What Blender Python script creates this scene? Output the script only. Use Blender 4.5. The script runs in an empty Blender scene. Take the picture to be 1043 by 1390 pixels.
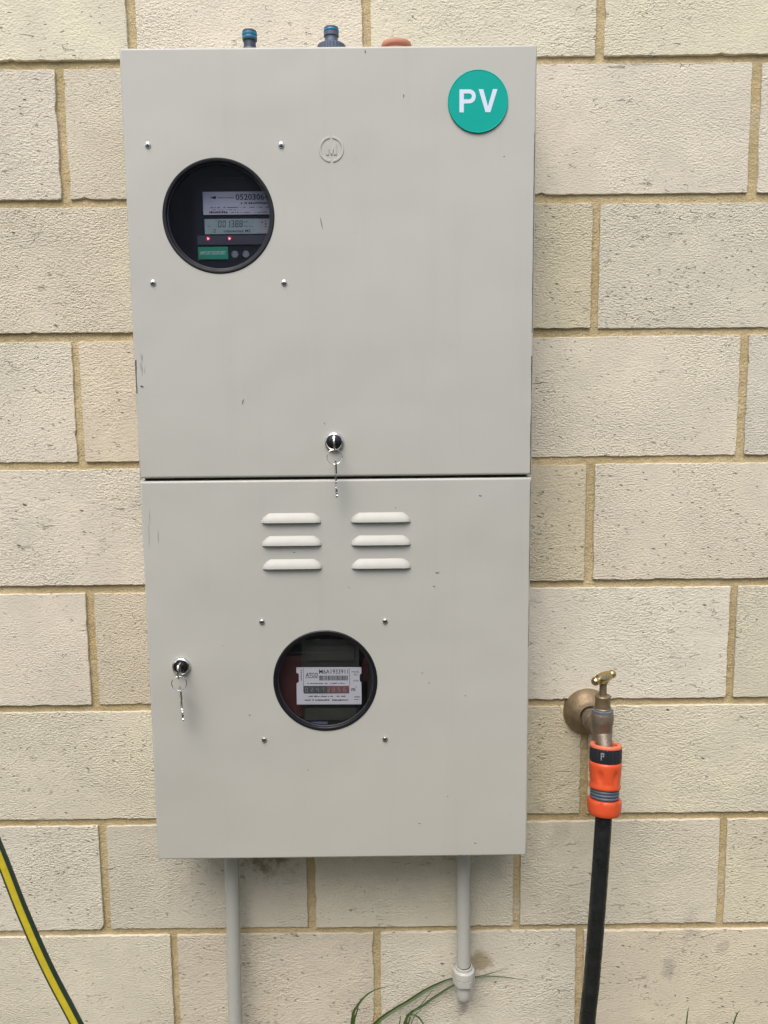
import bpy, bmesh, math, random
from mathutils import Vector, Matrix, noise
random.seed(7)
R = math.radians
scene = bpy.context.scene
COL = scene.collection

# ------------------------------------------------------------------ camera
cam_d = bpy.data.cameras.new('camera')
cam = bpy.data.objects.new('camera', cam_d); COL.objects.link(cam)
cam_d.sensor_fit = 'VERTICAL'; cam_d.sensor_height = 24.0
cam_d.lens = 24.0 * 1100.0 / 1390.0
cam_d.clip_start = 0.02; cam_d.clip_end = 500
right = Vector((0.99994, -0.0047, -0.0100)).normalized()
back = Vector((-0.0034, -0.9921, 0.1258)).normalized()
up = back.cross(right).normalized(); right = up.cross(back).normalized()
cam.matrix_world = Matrix(((right.x, up.x, back.x, 0.4084), (right.y, up.y, back.y, -1.107),
                           (right.z, up.z, back.z, 1.2), (0, 0, 0, 1)))
scene.camera = cam

# ------------------------------------------------------------------ sky, sun, exposure (bright overcast)
SUN = Vector((-0.18, -0.60, 0.97)).normalized()          # towards the sun
world = bpy.data.worlds.new('World'); scene.world = world
world.use_nodes = True
wn = world.node_tree.nodes; wl = world.node_tree.links
sky = wn.new('ShaderNodeTexSky'); sky.sky_type = 'NISHITA'; sky.sun_disc = False
sky.sun_elevation = math.asin(SUN.z); sky.sun_rotation = math.atan2(SUN.x, SUN.y)
sky.air_density = 1.0; sky.dust_density = 3.5; sky.ozone_density = 0.8; sky.altitude = 0
wl.new(sky.outputs[0], wn['Background'].inputs[0]); wn['Background'].inputs[1].default_value = 0.115
sd = bpy.data.lights.new('sun', 'SUN'); sd.energy = 1.4; sd.angle = R(40); sd.color = (1.0, 0.98, 0.95)
so = bpy.data.objects.new('sun', sd); COL.objects.link(so)
so.rotation_euler = (-SUN).to_track_quat('-Z', 'Y').to_euler(); so.location = (0, -3, 5)
vs = scene.view_settings
vs.view_transform = 'Standard'; vs.look = 'None'; vs.gamma = 1.0; vs.use_curve_mapping = False
vs.exposure = 0.77

# ------------------------------------------------------------------ helpers
class MB:
    def __init__(s): s.v = []; s.f = []; s.m = []
    def add(s, verts, faces, mi=0):
        o = len(s.v); s.v += [tuple(p) for p in verts]
        for f in faces: s.f.append([i + o for i in f]); s.m.append(mi)
    def box(s, a, b, mi=0):
        (x0, y0, z0), (x1, y1, z1) = a, b
        s.add([(x0,y0,z0),(x1,y0,z0),(x1,y1,z0),(x0,y1,z0),(x0,y0,z1),(x1,y0,z1),(x1,y1,z1),(x0,y1,z1)],
              [(0,3,2,1),(4,5,6,7),(0,1,5,4),(1,2,6,5),(2,3,7,6),(3,0,4,7)], mi)
    def lathe(s, prof, c=(0,0,0), axis=(0,0,1), n=32, mi=0, rfun=None):
        """prof: (radius, distance along axis)"""
        ax = Vector(axis).normalized(); c = Vector(c)
        ref = Vector((1,0,0)) if abs(ax.x) < .9 else Vector((0,1,0))
        u = (ref - ax * ref.dot(ax)).normalized(); w = ax.cross(u)
        rings = []; vs_ = []
        for k, (r, t) in enumerate(prof):
            if r < 1e-7: rings.append([len(vs_)]); vs_.append(c + ax * t)
            else:
                rr = []
                for i in range(n):
                    a = 2 * math.pi * i / n
                    q = r * (rfun(k, i, a) if rfun else 1)
                    rr.append(len(vs_)); vs_.append(c + ax * t + (u * math.cos(a) + w * math.sin(a)) * q)
                rings.append(rr)
        fs = []
        for A, B in zip(rings, rings[1:]):
            for i in range(n):
                j = (i + 1) % n
                if len(A) == 1 and len(B) == 1: continue
                if len(A) == 1: fs.append((A[0], B[j], B[i]))
                elif len(B) == 1: fs.append((A[i], A[j], B[0]))
                else: fs.append((A[i], A[j], B[j], B[i]))
        s.add(vs_, fs, mi)
    def tube(s, pts, rad, n=16, mi=0, cap=True, mif=None, closed=False, twist=0.0):
        pts = [Vector(p) for p in pts]; N = len(pts)
        rad = rad if isinstance(rad, (list, tuple)) else [rad] * N
        up_ = None; vs_ = []; rings = []
        for i, p in enumerate(pts):
            if closed: t = (pts[(i+1) % N] - pts[i-1]).normalized()
            else: t = (pts[min(i+1, N-1)] - pts[max(i-1, 0)]).normalized()
            if up_ is None:
                up_ = Vector((0,-1,0)) if abs(t.y) < .9 else Vector((1,0,0))
            up_ = (up_ - t * up_.dot(t)).normalized(); w = t.cross(up_)
            rr = []
            for k in range(n):
                a = 2 * math.pi * k / n + twist * i
                rr.append(len(vs_)); vs_.append(p + (up_ * math.cos(a) + w * math.sin(a)) * rad[i])
            rings.append(rr)
        prs = list(zip(rings, rings[1:]))
        if closed: prs.append((rings[-1], rings[0]))
        o = len(s.v); s.v += [tuple(p) for p in vs_]
        for A, B in prs:
            for k in range(n):
                j = (k + 1) % n
                s.f.append([A[k]+o, A[j]+o, B[j]+o, B[k]+o]); s.m.append(mif(k) if mif else mi)
        if cap and not closed:
            s.f.append([i + o for i in reversed(rings[0])]); s.m.append(mi)
            s.f.append([i + o for i in rings[-1]]); s.m.append(mi)
    def prism(s, poly, y0, y1, mi=0):
        """polygon in (x,z), counter-clockwise seen from -y; y0 front, y1 back"""
        n = len(poly)
        vs_ = [(x, y0, z) for x, z in poly] + [(x, y1, z) for x, z in poly]
        fs = [tuple(range(n)), tuple(range(2*n-1, n-1, -1))]
        for i in range(n):
            j = (i + 1) % n; fs.append((i, i+n, j+n, j))
        s.add(vs_, fs, mi)
    def rect(s, x0, z0, x1, z1, y, mi=0):
        s.add([(x0,y,z0),(x1,y,z0),(x1,y,z1),(x0,y,z1)], [(0,1,2,3)], mi)
    def mesh(s, name, mats, off=(0,0,0), sharp=30, flat=()):
        me = bpy.data.meshes.new(name); ox, oy, oz = off
        me.from_pydata([(x-ox, y-oy, z-oz) for x, y, z in s.v], [], s.f)
        for m in (mats if isinstance(mats, (list, tuple)) else [mats]): me.materials.append(m)
        me.polygons.foreach_set('material_index', s.m)
        me.validate(); 
        if sharp:
            me.polygons.foreach_set('use_smooth', [True] * len(me.polygons))
            me.set_sharp_from_angle(angle=R(sharp))
            for i in flat: me.polygons[i].use_smooth = False
        me.update(); return me

def thing(name, label, cat, loc, group=None):
    o = bpy.data.objects.new(name, None); COL.objects.link(o); o.location = loc
    o.empty_display_size = .05
    o['label'] = label; o['category'] = cat
    if group: o['group'] = group
    return o
def rootloc(o):
    l = Vector((0,0,0))
    while o is not None: l = l + Vector(o.location); o = o.parent
    return l
def part(name, mb, mats, parent, sharp=30, at=None, label=None):
    """at=None: mesh given in world coordinates; at=point: mesh local to that point"""
    me = mb if isinstance(mb, bpy.types.Mesh) else mb.mesh(name, mats, (0,0,0) if at is not None else rootloc(parent), sharp)
    o = bpy.data.objects.new(name, me); COL.objects.link(o); o.parent = parent
    if at is not None: o.location = Vector(at) - rootloc(parent)
    if label: o['label'] = label
    return o
def single(name, mb, mats, label, cat, group=None, kind=None, sharp=30):
    me = mb.mesh(name, mats, (0,0,0), sharp); o = bpy.data.objects.new(name, me); COL.objects.link(o)
    if label: o['label'] = label
    if cat: o['category'] = cat
    if group: o['group'] = group
    if kind: o['kind'] = kind
    return o
def smooth_path(pts, n=10):
    """Catmull-Rom through the points"""
    P = [Vector(p) for p in pts]; P = [P[0]*2 - P[1]] + P + [P[-1]*2 - P[-2]]
    out = []
    for i in range(1, len(P) - 2):
        for k in range(n):
            t = k / n; a, b, c, d = P[i-1], P[i], P[i+1], P[i+2]
            out.append(.5*((2*b) + (c-a)*t + (2*a-5*b+4*c-d)*t*t + (-a+3*b-3*c+d)*t**3))
    out.append(P[-2]); return out

# ------------------------------------------------------------------ materials
def lin(r, g, b):
    f = lambda c: (c/255/12.92) if c/255 <= .04045 else ((c/255+.055)/1.055)**2.4
    return (f(r), f(g), f(b), 1)
class NT:
    def __init__(s, name):
        s.m = bpy.data.materials.new(name); s.m.use_nodes = True; s.t = s.m.node_tree
        s.b = s.t.nodes['Principled BSDF']; s.out = s.t.nodes['Material Output']
    def n(s, typ, ins=None, **kw):
        nd = s.t.nodes.new('ShaderNode' + typ)
        for k, v in kw.items(): setattr(nd, k, v)
        for k, v in (ins or {}).items(): s.set(nd.inputs[k], v)
        return nd
    def set(s, sock, v):
        if hasattr(v, 'is_linked') or isinstance(v, bpy.types.NodeSocket): s.t.links.new(v, sock)
        else: sock.default_value = v
    def math(s, op, a, b=0.0, clamp=False):
        nd = s.n('Math', operation=op, use_clamp=clamp); s.set(nd.inputs[0], a); s.set(nd.inputs[1], b); return nd.outputs[0]
    def mix(s, fac, a, b, bt='MIX'):
        nd = s.n('Mix', data_type='RGBA', blend_type=bt)
        s.set(nd.inputs['Factor'], fac); s.set(nd.inputs[6], a); s.set(nd.inputs[7], b); return nd.outputs[2]
    def ramp(s, v, lo, hi, a=0.0, b=1.0):
        nd = s.n('MapRange', interpolation_type='SMOOTHSTEP'); s.set(nd.inputs[0], v)
        for i, q in zip((1,2,3,4), (lo, hi, a, b)): nd.inputs[i].default_value = q
        return nd.outputs[0]
    def noise(s, vec, scale, detail=3, rough=.55, dist=0.0, typ='FBM'):
        nd = s.n('TexNoise', noise_type=typ); s.set(nd.inputs['Vector'], vec)
        nd.inputs['Scale'].default_value = scale; nd.inputs['Detail'].default_value = detail
        nd.inputs['Roughness'].default_value = rough; nd.inputs['Distortion'].default_value = dist
        return nd.outputs[0]
    def mapping(s, vec, scale=(1,1,1), rot=(0,0,0)):
        nd = s.n('Mapping'); s.set(nd.inputs[0], vec); nd.inputs['Rotation'].default_value = rot; nd.inputs['Scale'].default_value = scale
        return nd.outputs[0]
    def bump(s, h, dist, strength=1.0, normal=None):
        nd = s.n('Bump'); s.set(nd.inputs['Height'], h); nd.inputs['Distance'].default_value = dist
        nd.inputs['Strength'].default_value = strength
        if normal is not None: s.set(nd.inputs['Normal'], normal)
        s.t.links.new(nd.outputs[0], s.b.inputs['Normal']); return nd.outputs[0]

def simple(name, col, rough=.5, metal=0.0, var=.08, scale=60, bump=0.0, bscale=300, spec=None, emit=None, estr=0, roughvar=.08):
    t = NT(name); tc = t.n('TexCoord').outputs['Object']
    nz = t.noise(tc, scale, 4)
    c = Vector(col[:3])
    t.set(t.b.inputs['Base Color'], t.mix(nz, (*(c*(1-var)), 1), (*[min(1, q) for q in c*(1+var)], 1)))
    r = t.ramp(t.noise(tc, scale*2.3, 3), .3, .7, max(0.02, rough-roughvar), min(1, rough+roughvar))
    t.set(t.b.inputs['Roughness'], r); t.b.inputs['Metallic'].default_value = metal
    if spec is not None: t.b.inputs['Specular IOR Level'].default_value = spec
    if bump: t.bump(t.noise(tc, bscale, 3), bump)
    if emit: t.b.inputs['Emission Color'].default_value = emit; t.b.inputs['Emission Strength'].default_value = estr
    return t.m

def mat_brick():
    t = NT('limestone_block')
    tc = t.n('TexCoord').outputs['Object']; oi = t.n('ObjectInfo')
    rnd = oi.outputs['Random']
    offs = t.n('CombineXYZ', {0: t.math('MULTIPLY', rnd, 37.0), 1: t.math('MULTIPLY', rnd, 11.0), 2: t.math('MULTIPLY', rnd, 53.0)}).outputs[0]
    v = t.n('VectorMath', {0: tc, 1: offs}, operation='ADD').outputs[0]
    rnd2 = t.math('FRACT', t.math('MULTIPLY', rnd, 17.3))
    coarse = t.math('MULTIPLY', t.ramp(t.noise(v, 8, 2), .38, .62, .45, 1.0), t.math('ADD', t.math('MULTIPLY', rnd2, .55), .55))                   # rough and smoother patches
    va = t.mapping(v, (1, 1, 1.8), (0, R(8), 0))
    fine = t.noise(va, 260, 2, .60, 0.0)
    grit = t.noise(v, 520, 2, .6)
    grain = t.math('MULTIPLY', t.math('ADD', t.math('MULTIPLY', fine, 1.5), t.math('MULTIPLY', grit, .45)), coarse)
    # torn drag marks
    tear = t.noise(t.mapping(v, (60, 60, 170), (0, R(-20), 0)), 1.0, 3, .65, 1.2)
    tear = t.math('MULTIPLY', t.ramp(tear, .37, .29), t.ramp(t.noise(v, 15, 2), .46, .62))
    # small voids
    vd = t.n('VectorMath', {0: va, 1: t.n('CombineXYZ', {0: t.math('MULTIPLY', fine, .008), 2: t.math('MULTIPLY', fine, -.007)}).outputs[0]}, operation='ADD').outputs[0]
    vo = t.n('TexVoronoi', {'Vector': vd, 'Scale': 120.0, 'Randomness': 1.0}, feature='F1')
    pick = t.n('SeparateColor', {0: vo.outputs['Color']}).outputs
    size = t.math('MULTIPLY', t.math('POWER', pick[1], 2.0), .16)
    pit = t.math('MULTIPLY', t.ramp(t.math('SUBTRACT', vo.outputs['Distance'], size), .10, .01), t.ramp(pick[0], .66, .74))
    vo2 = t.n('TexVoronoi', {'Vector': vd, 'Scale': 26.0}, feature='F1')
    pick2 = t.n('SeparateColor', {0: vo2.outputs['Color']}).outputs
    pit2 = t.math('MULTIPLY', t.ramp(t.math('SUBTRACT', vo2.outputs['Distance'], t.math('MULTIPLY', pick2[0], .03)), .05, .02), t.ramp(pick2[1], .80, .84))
    h = t.math('SUBTRACT', grain, t.math('MULTIPLY', tear, 1.7))
    h = t.math('SUBTRACT', h, t.math('MULTIPLY', pit, 1.5))
    h = t.math('SUBTRACT', h, t.math('MULTIPLY', pit2, 2.0))
    t.bump(h, .0022, 1.0)
    tone = t.noise(v, 16, 4, .6)
    c = t.mix(t.ramp(tone, .3, .7), (.93, .93, .935, 1), (1.05, 1.05, 1.04, 1))
    c = t.mix(1.0, oi.outputs['Color'], c, 'MULTIPLY')
    c = t.mix(t.math('MULTIPLY', t.ramp(fine, .36, .26), .22), c, (.30, .25, .17, 1))      # darker sand grains
    c = t.mix(t.math('MULTIPLY', pit, .62), c, (.12, .095, .06, 1))  # shade inside the small voids, painted into the base colour
    c = t.mix(t.math('MULTIPLY', pit2, .80), c, (.075, .06, .04, 1))  # larger voids: their shade is painted into the colour too
    # stains that belong to the wall: algae below the cabinet, rust spot, grey blotches, scuff
    pos = t.n('NewGeometry').outputs['Position']
    sn = t.math('SUBTRACT', t.noise(pos, 45, 4, .65), .5)
    def stain(c, p, r, sc, col, amt, stretch=1.0):
        d = t.n('VectorMath', {0: pos, 1: (-p[0], 0, -p[1])}, operation='ADD').outputs[0]
        d = t.mapping(d, (1, 1, stretch))
        L = t.n('VectorMath', {0: d}, operation='LENGTH').outputs['Value']
        L = t.math('ADD', L, t.math('MULTIPLY', sn, r*2.4))
        return t.mix(t.ramp(L, r, r*.25, 0, amt), c, col)
    c = stain(c, (.238, .575), .058, 28, (.13, .115, .045, 1), .75)
    c = stain(c, (.285, .600), .045, 30, (.16, .14, .06, 1), .6)
    c = stain(c, (.548, .385), .020, 60, (.26, .19, .08, 1), .65, .6)
    c = stain(c, (.828, .372), .015, 70, (.30, .28, .24, 1), .5, .6)
    c = stain(c, (.908, .405), .014, 70, (.32, .30, .25, 1), .4)
    c = stain(c, (.522, .315), .010, 80, (.24, .22, .18, 1), .6, .45)
    c = stain(c, (.660, .590), .020, 70, (.3, .27, .22, 1), .3, .5)
    c = stain(c, (.858, .445), .016, 70, (.3, .27, .22, 1), .35, .4)
    t.set(t.b.inputs['Base Color'], c)
    t.b.inputs['Roughness'].default_value = .92; t.b.inputs['Specular IOR Level'].default_value = .25
    return t.m
def mat_mortar():
    t = NT('yellow_mortar'); tc = t.n('TexCoord').outputs['Object']
    c = t.mix(t.ramp(t.noise(tc, 7, 4), .3, .7), (.47, .375, .20, 1), (.61, .495, .295, 1))
    c = t.mix(t.math('MULTIPLY', t.ramp(t.noise(tc, 5.5, 3, .6), .60, .72), .75), c, (.62, .56, .46, 1))     # lime bloom
    c = t.mix(t.math('MULTIPLY', t.ramp(t.noise(tc, 4.1, 2), .58, .70), .5), c, (.52, .37, .18, 1))
    c = t.mix(t.math('MULTIPLY', t.ramp(t.noise(tc, 380, 3, .7), .48, .72), .5), c, (.33, .25, .13, 1))
    t.set(t.b.inputs['Base Color'], c); t.b.inputs['Roughness'].default_value = .95
    t.b.inputs['Specular IOR Level'].default_value = .2
    h = t.math('ADD', t.noise(tc, 420, 4, .6), t.math('MULTIPLY', t.noise(tc, 60, 3), 1.6))
    t.bump(h, .0024); return t.m
def mat_paint():
    t = NT('grey_powder_coat'); tc = t.n('TexCoord').outputs['Object']
    big = t.noise(tc, 3.2, 3, .5)
    c = t.mix(t.ramp(big, .3, .7), (.450, .443, .394, 1), (.470, .461, .408, 1))
    streak = t.noise(t.mapping(tc, (38, 38, 2.2)), 1.0, 4, .6)
    c = t.mix(t.math('MULTIPLY', t.ramp(streak, .50, .78), .09), c, (.30, .28, .235, 1))
    dirt = t.noise(tc, 46, 5, .7)
    c = t.mix(t.math('MULTIPLY', t.ramp(dirt, .62, .80), .16), c, (.25, .235, .20, 1))
    t.set(t.b.inputs['Base Color'], c)
    t.set(t.b.inputs['Roughness'], t.ramp(t.noise(tc, 30, 4), .3, .7, .40, .55))
    t.b.inputs['Specular IOR Level'].default_value = .4
    h = t.math('ADD', t.math('MULTIPLY', t.noise(tc, 900, 2), .12), t.math('MULTIPLY', t.noise(tc, 5, 2), 14.0))
    t.bump(h, .00035); return t.m
def mat_pane(name, tint, gloss=1.0):
    t = NT(name); t.t.nodes.remove(t.b)
    tc = t.n('TexCoord').outputs['Object']
    tr = t.n('BsdfTransparent', {0: (*tint, 1)}); gl = t.n('BsdfGlossy', {'Color': (1,1,1,1), 'Roughness': .03})
    df = t.n('BsdfDiffuse', {0: (.35, .36, .40, 1)})
    fr = t.n('Fresnel', {'IOR': 1.5})
    a = t.n('MixShader', {0: t.math('MULTIPLY', fr.outputs[0], gloss)}); t.t.links.new(tr.outputs[0], a.inputs[1]); t.t.links.new(gl.outputs[0], a.inputs[2])
    dust = t.math('ADD', t.ramp(t.noise(tc, 130, 4, .7), .55, .85, 0, .03), .002)
    b = t.n('MixShader', {0: dust}); t.t.links.new(a.outputs[0], b.inputs[1]); t.t.links.new(df.outputs[0], b.inputs[2])
    t.t.links.new(b.outputs[0], t.out.inputs[0]); return t.m
def mat_leaf():
    t = NT('grass_leaf'); tc = t.n('TexCoord').outputs['Object']
    c = t.mix(t.noise(tc, 25, 3), (.028, .060, .012, 1), (.080, .120, .030, 1))
    t.set(t.b.inputs['Base Color'], c); t.b.inputs['Roughness'].default_value = .45
    return t.m
def mat_ground():
    t = NT('soil_and_lawn'); tc = t.n('TexCoord').outputs['Object']
    c = t.mix(t.ramp(t.noise(tc, 3, 5), .35, .65), (.10, .12, .04, 1), (.19, .15, .095, 1))
    c = t.mix(t.noise(tc, 90, 4), c, (.13, .12, .07, 1))
    t.set(t.b.inputs['Base Color'], c); t.b.inputs['Roughness'].default_value = .95
    t.bump(t.noise(tc, 60, 5), .02); return t.m

M = dict(
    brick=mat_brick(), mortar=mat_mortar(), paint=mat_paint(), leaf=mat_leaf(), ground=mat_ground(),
    pane1=mat_pane('smoked_pane', (.80, .81, .84), .07), pane2=mat_pane('clear_pane', (.985, .985, .985), .6),
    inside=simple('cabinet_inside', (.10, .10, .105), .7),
    rubber=simple('black_rubber', (.008, .008, .009), .45, var=.3, spec=.3),
    chrome=simple('chrome', (.72, .71, .69), .16, 1.0, var=.03, scale=300),
    darkmetal=simple('dark_lock_face', (.05, .045, .045), .3, .8, var=.4, scale=500),
    steel=simple('key_steel', (.70, .69, .65), .22, 1.0, var=.06, scale=400, bump=.0002, bscale=900),
    teal=simple('teal_sign', (.0, .36, .29), .5, var=.04, scale=30, spec=.15),
    signwhite=simple('sign_white', (.62, .70, .80), .45, var=.02),
    wear=simple('paint_wear', (.085, .085, .08), .6, var=.5, scale=800),
    smudge=simple('grey_smudge', (.335, .33, .30), .6, var=.25, scale=300),
    meterblack=simple('meter_black_plastic', (.010, .012, .020), .4, var=.2, spec=.15),
    meterpanel=simple('meter_panel', (.04, .04, .058), .4, var=.15),
    label1=simple('nameplate_silver', (.62, .62, .69), .5, var=.05, scale=90),
    lcd=simple('lcd_glass', (.33, .42, .40), .3, var=.05),
    lcd2=simple('lcd_edge', (.40, .38, .40), .4, var=.05),
    ink=simple('black_ink', (.012, .012, .014), .6),
    lcdink=simple('lcd_segments', (.04, .055, .06), .5),
    green=simple('green_sticker', (.004, .27, .15), .45, var=.08),
    stickertext=simple('sticker_text', (.40, .62, .52), .5),
    button=simple('meter_button', (.22, .23, .26), .4),
    lamp=simple('red_lamp', (.8, .05, .15), .3, emit=(1.0, .22, .28, 1), estr=2.2),
    halo=simple('red_lamp_halo', (.35, .01, .05), .3, emit=(.9, .01, .06, 1), estr=.16),  # red glow around each lamp, imitated by a faintly emitting disc
    plate=simple('gas_plate', (.80, .80, .86), .5, var=.03),
    gasgrey=simple('gas_meter_case', (.050, .053, .042), .5, var=.2, scale=25),
    gasred=simple('gas_red_oxide', (.075, .018, .018), .6, var=.3, scale=40),
    gasblue=simple('gas_blue_label', (.18, .21, .33), .5),
    counterblack=simple('counter_black', (.10, .11, .115), .5, var=.5, scale=300),
    counterred=simple('counter_red', (.26, .12, .12), .5, var=.4, scale=300),
    digit=simple('counter_digit', (.36, .36, .36), .5),
    pvc=simple('grey_pvc', (.43, .43, .385), .42, var=.05, scale=40, bump=.0003, bscale=120),
    pvc2=simple('pale_pvc', (.47, .465, .42), .42, var=.06, scale=60, bump=.0003, bscale=120),
    brass=simple('aged_brass', (.27, .205, .125), .55, .7, var=.4, scale=70, bump=.0005, bscale=260),
    brassdull=simple('dull_bronze', (.25, .205, .150), .5, .7, var=.35, scale=80, bump=.0005, bscale=320),
    brassbright=simple('bright_brass', (.55, .43, .22), .32, 1.0, var=.15, scale=120),
    verdigris=simple('grey_verdigris', (.14, .16, .20), .7, .2, var=.3, scale=200),
    orange=simple('orange_plastic', (.62, .080, .022), .36, var=.08, scale=80),
    orangepale=simple('faded_orange', (.72, .17, .085), .5, var=.08, scale=80),
    salmon=simple('sun_faded_orange', (.58, .25, .16), .7, var=.12, scale=120),
    blackplastic=simple('black_plastic', (.016, .019, .025), .38, var=.2),
    slate2=simple('blue_grey_plastic', (.075, .098, .14), .5, var=.2),
    slate=simple('slate_plastic', (.045, .058, .085), .45, var=.2),
    greyring=simple('blue_grey_rubber', (.085, .105, .135), .4),
    blue=simple('blue_ring', (.008, .19, .34), .4),
    hoseblack=simple('black_hose', (.008, .010, .011), .40, var=.6, scale=35, bump=.0008, bscale=70, roughvar=.2),
    hosegreen=simple('dark_green_hose', (.018, .040, .022), .40, var=.3, scale=50),
    hoseyellow=simple('yellow_stripe', (.55, .44, .025), .45, var=.22, scale=120),
    fence=simple('fence_steel', (.30, .29, .24), .5, var=.06, scale=4),
)

# ------------------------------------------------------------------ text helpers
_tmp = []
def text_mb(mb, body, x, z, h, y, mi=0, width=None, align='LEFT', bold=0.0, shear=0.0):
    """adds lettering to mb: cap height h, baseline at z, squeezed to width, facing -y"""
    cu = bpy.data.curves.new('t', 'FONT'); cu.body = body; cu.size = 1.0; cu.offset = bold; cu.shear = shear
    cu.resolution_u = 3
    ob = bpy.data.objects.new('t', cu); COL.objects.link(ob)
    bpy.context.view_layer.update()
    dg = bpy.context.evaluated_depsgraph_get()
    me = bpy.data.meshes.new_from_object(ob.evaluated_get(dg))
    vs_ = [v.co.copy() for v in me.vertices]; fs = [tuple(p.vertices) for p in me.polygons]
    bpy.data.objects.remove(ob); bpy.data.curves.remove(cu); bpy.data.meshes.remove(me)
    if not vs_: return
    x0 = min(v.x for v in vs_); x1 = max(v.x for v in vs_); hs = h / .70
    sx = (width / (x1 - x0)) if width else hs
    w = (x1 - x0) * sx
    ox = {'LEFT': 0, 'CENTER': -w/2, 'RIGHT': -w}[align]
    mb.add([(x + ox + (v.x - x0)*sx, y, z + v.y*hs) for v in vs_], fs, mi)
def dashes(mb, x0, x1, z, h, y, mi=0, seed=0, fill=.75):
    """illegible fine print: short ink strokes"""
    r = random.Random(seed); x = x0
    while x < x1:
        w = h * r.uniform(.35, .8)
        if r.random() < fill:
            mb.rect(x, z + h*r.uniform(0, .15), min(x + w, x1), z + h*r.uniform(.65, 1.0), y, mi)
        x += w + h * .22
SEG = {'0':'abcdef','1':'bc','2':'abged','3':'abgcd','4':'fgbc','5':'afgcd','6':'afgedc','7':'abc','8':'abcdefg','9':'abcdfg'}
def seven(mb, ch, x, z, w, h, y, t, mi=0, slant=.08):
    def q(x0, z0, x1, z1):
        mb.add([(x+x0+slant*z0, y, z+z0), (x+x1+slant*z0, y, z+z0), (x+x1+slant*z1, y, z+z1), (x+x0+slant*z1, y, z+z1)], [(0,1,2,3)], mi)
    g = t*.25
    S = {'a':(t*.6, h-t, w-t*.6, h), 'd':(t*.6, 0, w-t*.6, t), 'g':(t*.6, h/2-t/2, w-t*.6, h/2+t/2),
         'f':(0, h/2+g, t, h-g), 'b':(w-t, h/2+g, w, h-g), 'e':(0, g, t, h/2-g), 'c':(w-t, g, w, h/2-g)}
    for k in SEG[ch]: q(*S[k])

# ================================================================== SETTING
g = MB(); g.add([(-40,-40,0),(40,-40,0),(40,40,0),(-40,40,0)], [(0,1,2,3)])
ground = single('ground', g, M['ground'], None, None, kind='structure', sharp=None)

# ------------------------------------------------------------------ wall of limestone blocks
BL, BH, J = .300, .172, .0105
Z0 = 1.8155                         # bed joint above the top course in view
OFF = .3196 * BL
wall = thing('block_wall', 'cream limestone block wall with yellow mortar joints behind the meter cabinet', 'wall', (.4, 0, 0))
def brick_mesh(seed, w, h, depth=.09):
    r = random.Random(seed)
    nx, nz = max(6, int(w/.0062)), 26
    per = []
    for i in range(nx): per.append((-w/2 + w*i/nx, -h/2, 0, -1))
    for i in range(nz): per.append((w/2, -h/2 + h*i/nz, 1, 0))
    for i in range(nx): per.append((w/2 - w*i/nx, h/2, 0, 1))
    for i in range(nz): per.append((-w/2, h/2 - h*i/nz, -1, 0))
    n = len(per)
    chips = [(r.randrange(n), r.uniform(.0006, .0022), r.uniform(.6, 1.6)) for _ in range(r.randint(3, 6))]
    if r.random() < .4: chips.append((r.choice([0, nx, nx+nz, 2*nx+nz]), r.uniform(.0005, .0024), .8))
    rings = [[], [], []]
    for i, (x, z, ax, az) in enumerate(per):
        q = .0004 * noise.noise(Vector((x*45+seed*9, z*45, 3))) + r.uniform(-.00050, .00035)
        for ci, cd, cw in chips:
            dd = min(abs(i-ci), n-abs(i-ci)); q -= cd * math.exp(-(dd/cw)**2)
        if x in (-w/2, w/2) and z in (-h/2, h/2):
            sx, sz = math.copysign(1, x), math.copysign(1, z); ex, ez = sx, sz; q -= .0003
        else: ex, ez = ax, az
        e = .0007 + r.uniform(-.0003, .0005)
        rings[0].append((x + ex*(q-e), r.uniform(-.0002, .0003), z + ez*(q-e)))
        rings[1].append((x + ex*(q-e*.25), e*.75, z + ez*(q-e*.25)))
        rings[2].append((x + ex*q, depth, z + ez*q))
    mb = MB()
    vs_ = rings[0] + rings[1] + rings[2]
    fs = [tuple(range(n))]
    for k in (0, 1):
        for i in range(n):
            j = (i+1) % n; fs.append((k*n+i, (k+1)*n+i, (k+1)*n+j, k*n+j))
    mb.add(vs_, fs)
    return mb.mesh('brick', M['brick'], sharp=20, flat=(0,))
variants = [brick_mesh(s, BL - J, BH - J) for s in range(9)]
TONES = [(.630,.580,.462), (.645,.596,.482), (.620,.570,.448), (.618,.556,.448), (.632,.588,.488), (.622,.578,.470), (.640,.580,.470), (.600,.556,.456)]
SPECIAL = {(3, 0): (.610,.530,.425), (2, 1): (.582,.522,.398), (1, 0): (.600,.540,.432), (4, 1): (.575,.510,.385), (5, 0): (.580,.512,.398), (6, 1): (.580,.525,.395)}
rb = random.Random(21); prev = -1
for row in range(-4, 11):
    for c in range(-4, 6):
        x0 = c*BL + (OFF if row % 2 == 0 else 0)
        k = rb.randrange(9)
        if k == prev: k = (k+1) % 9
        prev = k
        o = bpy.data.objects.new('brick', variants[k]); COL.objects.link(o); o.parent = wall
        flip = rb.random() < .5
        o.location = (x0 + BL/2 - .4 + rb.uniform(-.0008, .0008), rb.uniform(-.0012, .0012), Z0 - (row+.5)*BH + rb.uniform(-.0008, .0008))
        if flip: o.rotation_euler = (0, math.pi, 0)
        o.rotation_euler.y += R(rb.uniform(-.15, .15)); o.rotation_euler.x = R(rb.uniform(-.25, .25)); o.rotation_euler.z = R(rb.uniform(-.12, .12))
        t_ = SPECIAL.get((row, c), rb.choice(TONES)); w_ = rb.uniform(1.0, 1.085)
        o.color = (t_[0]*w_, t_[1]*w_, t_[2]*w_*rb.uniform(.94, 1.0), 1)
mm = MB()
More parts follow.
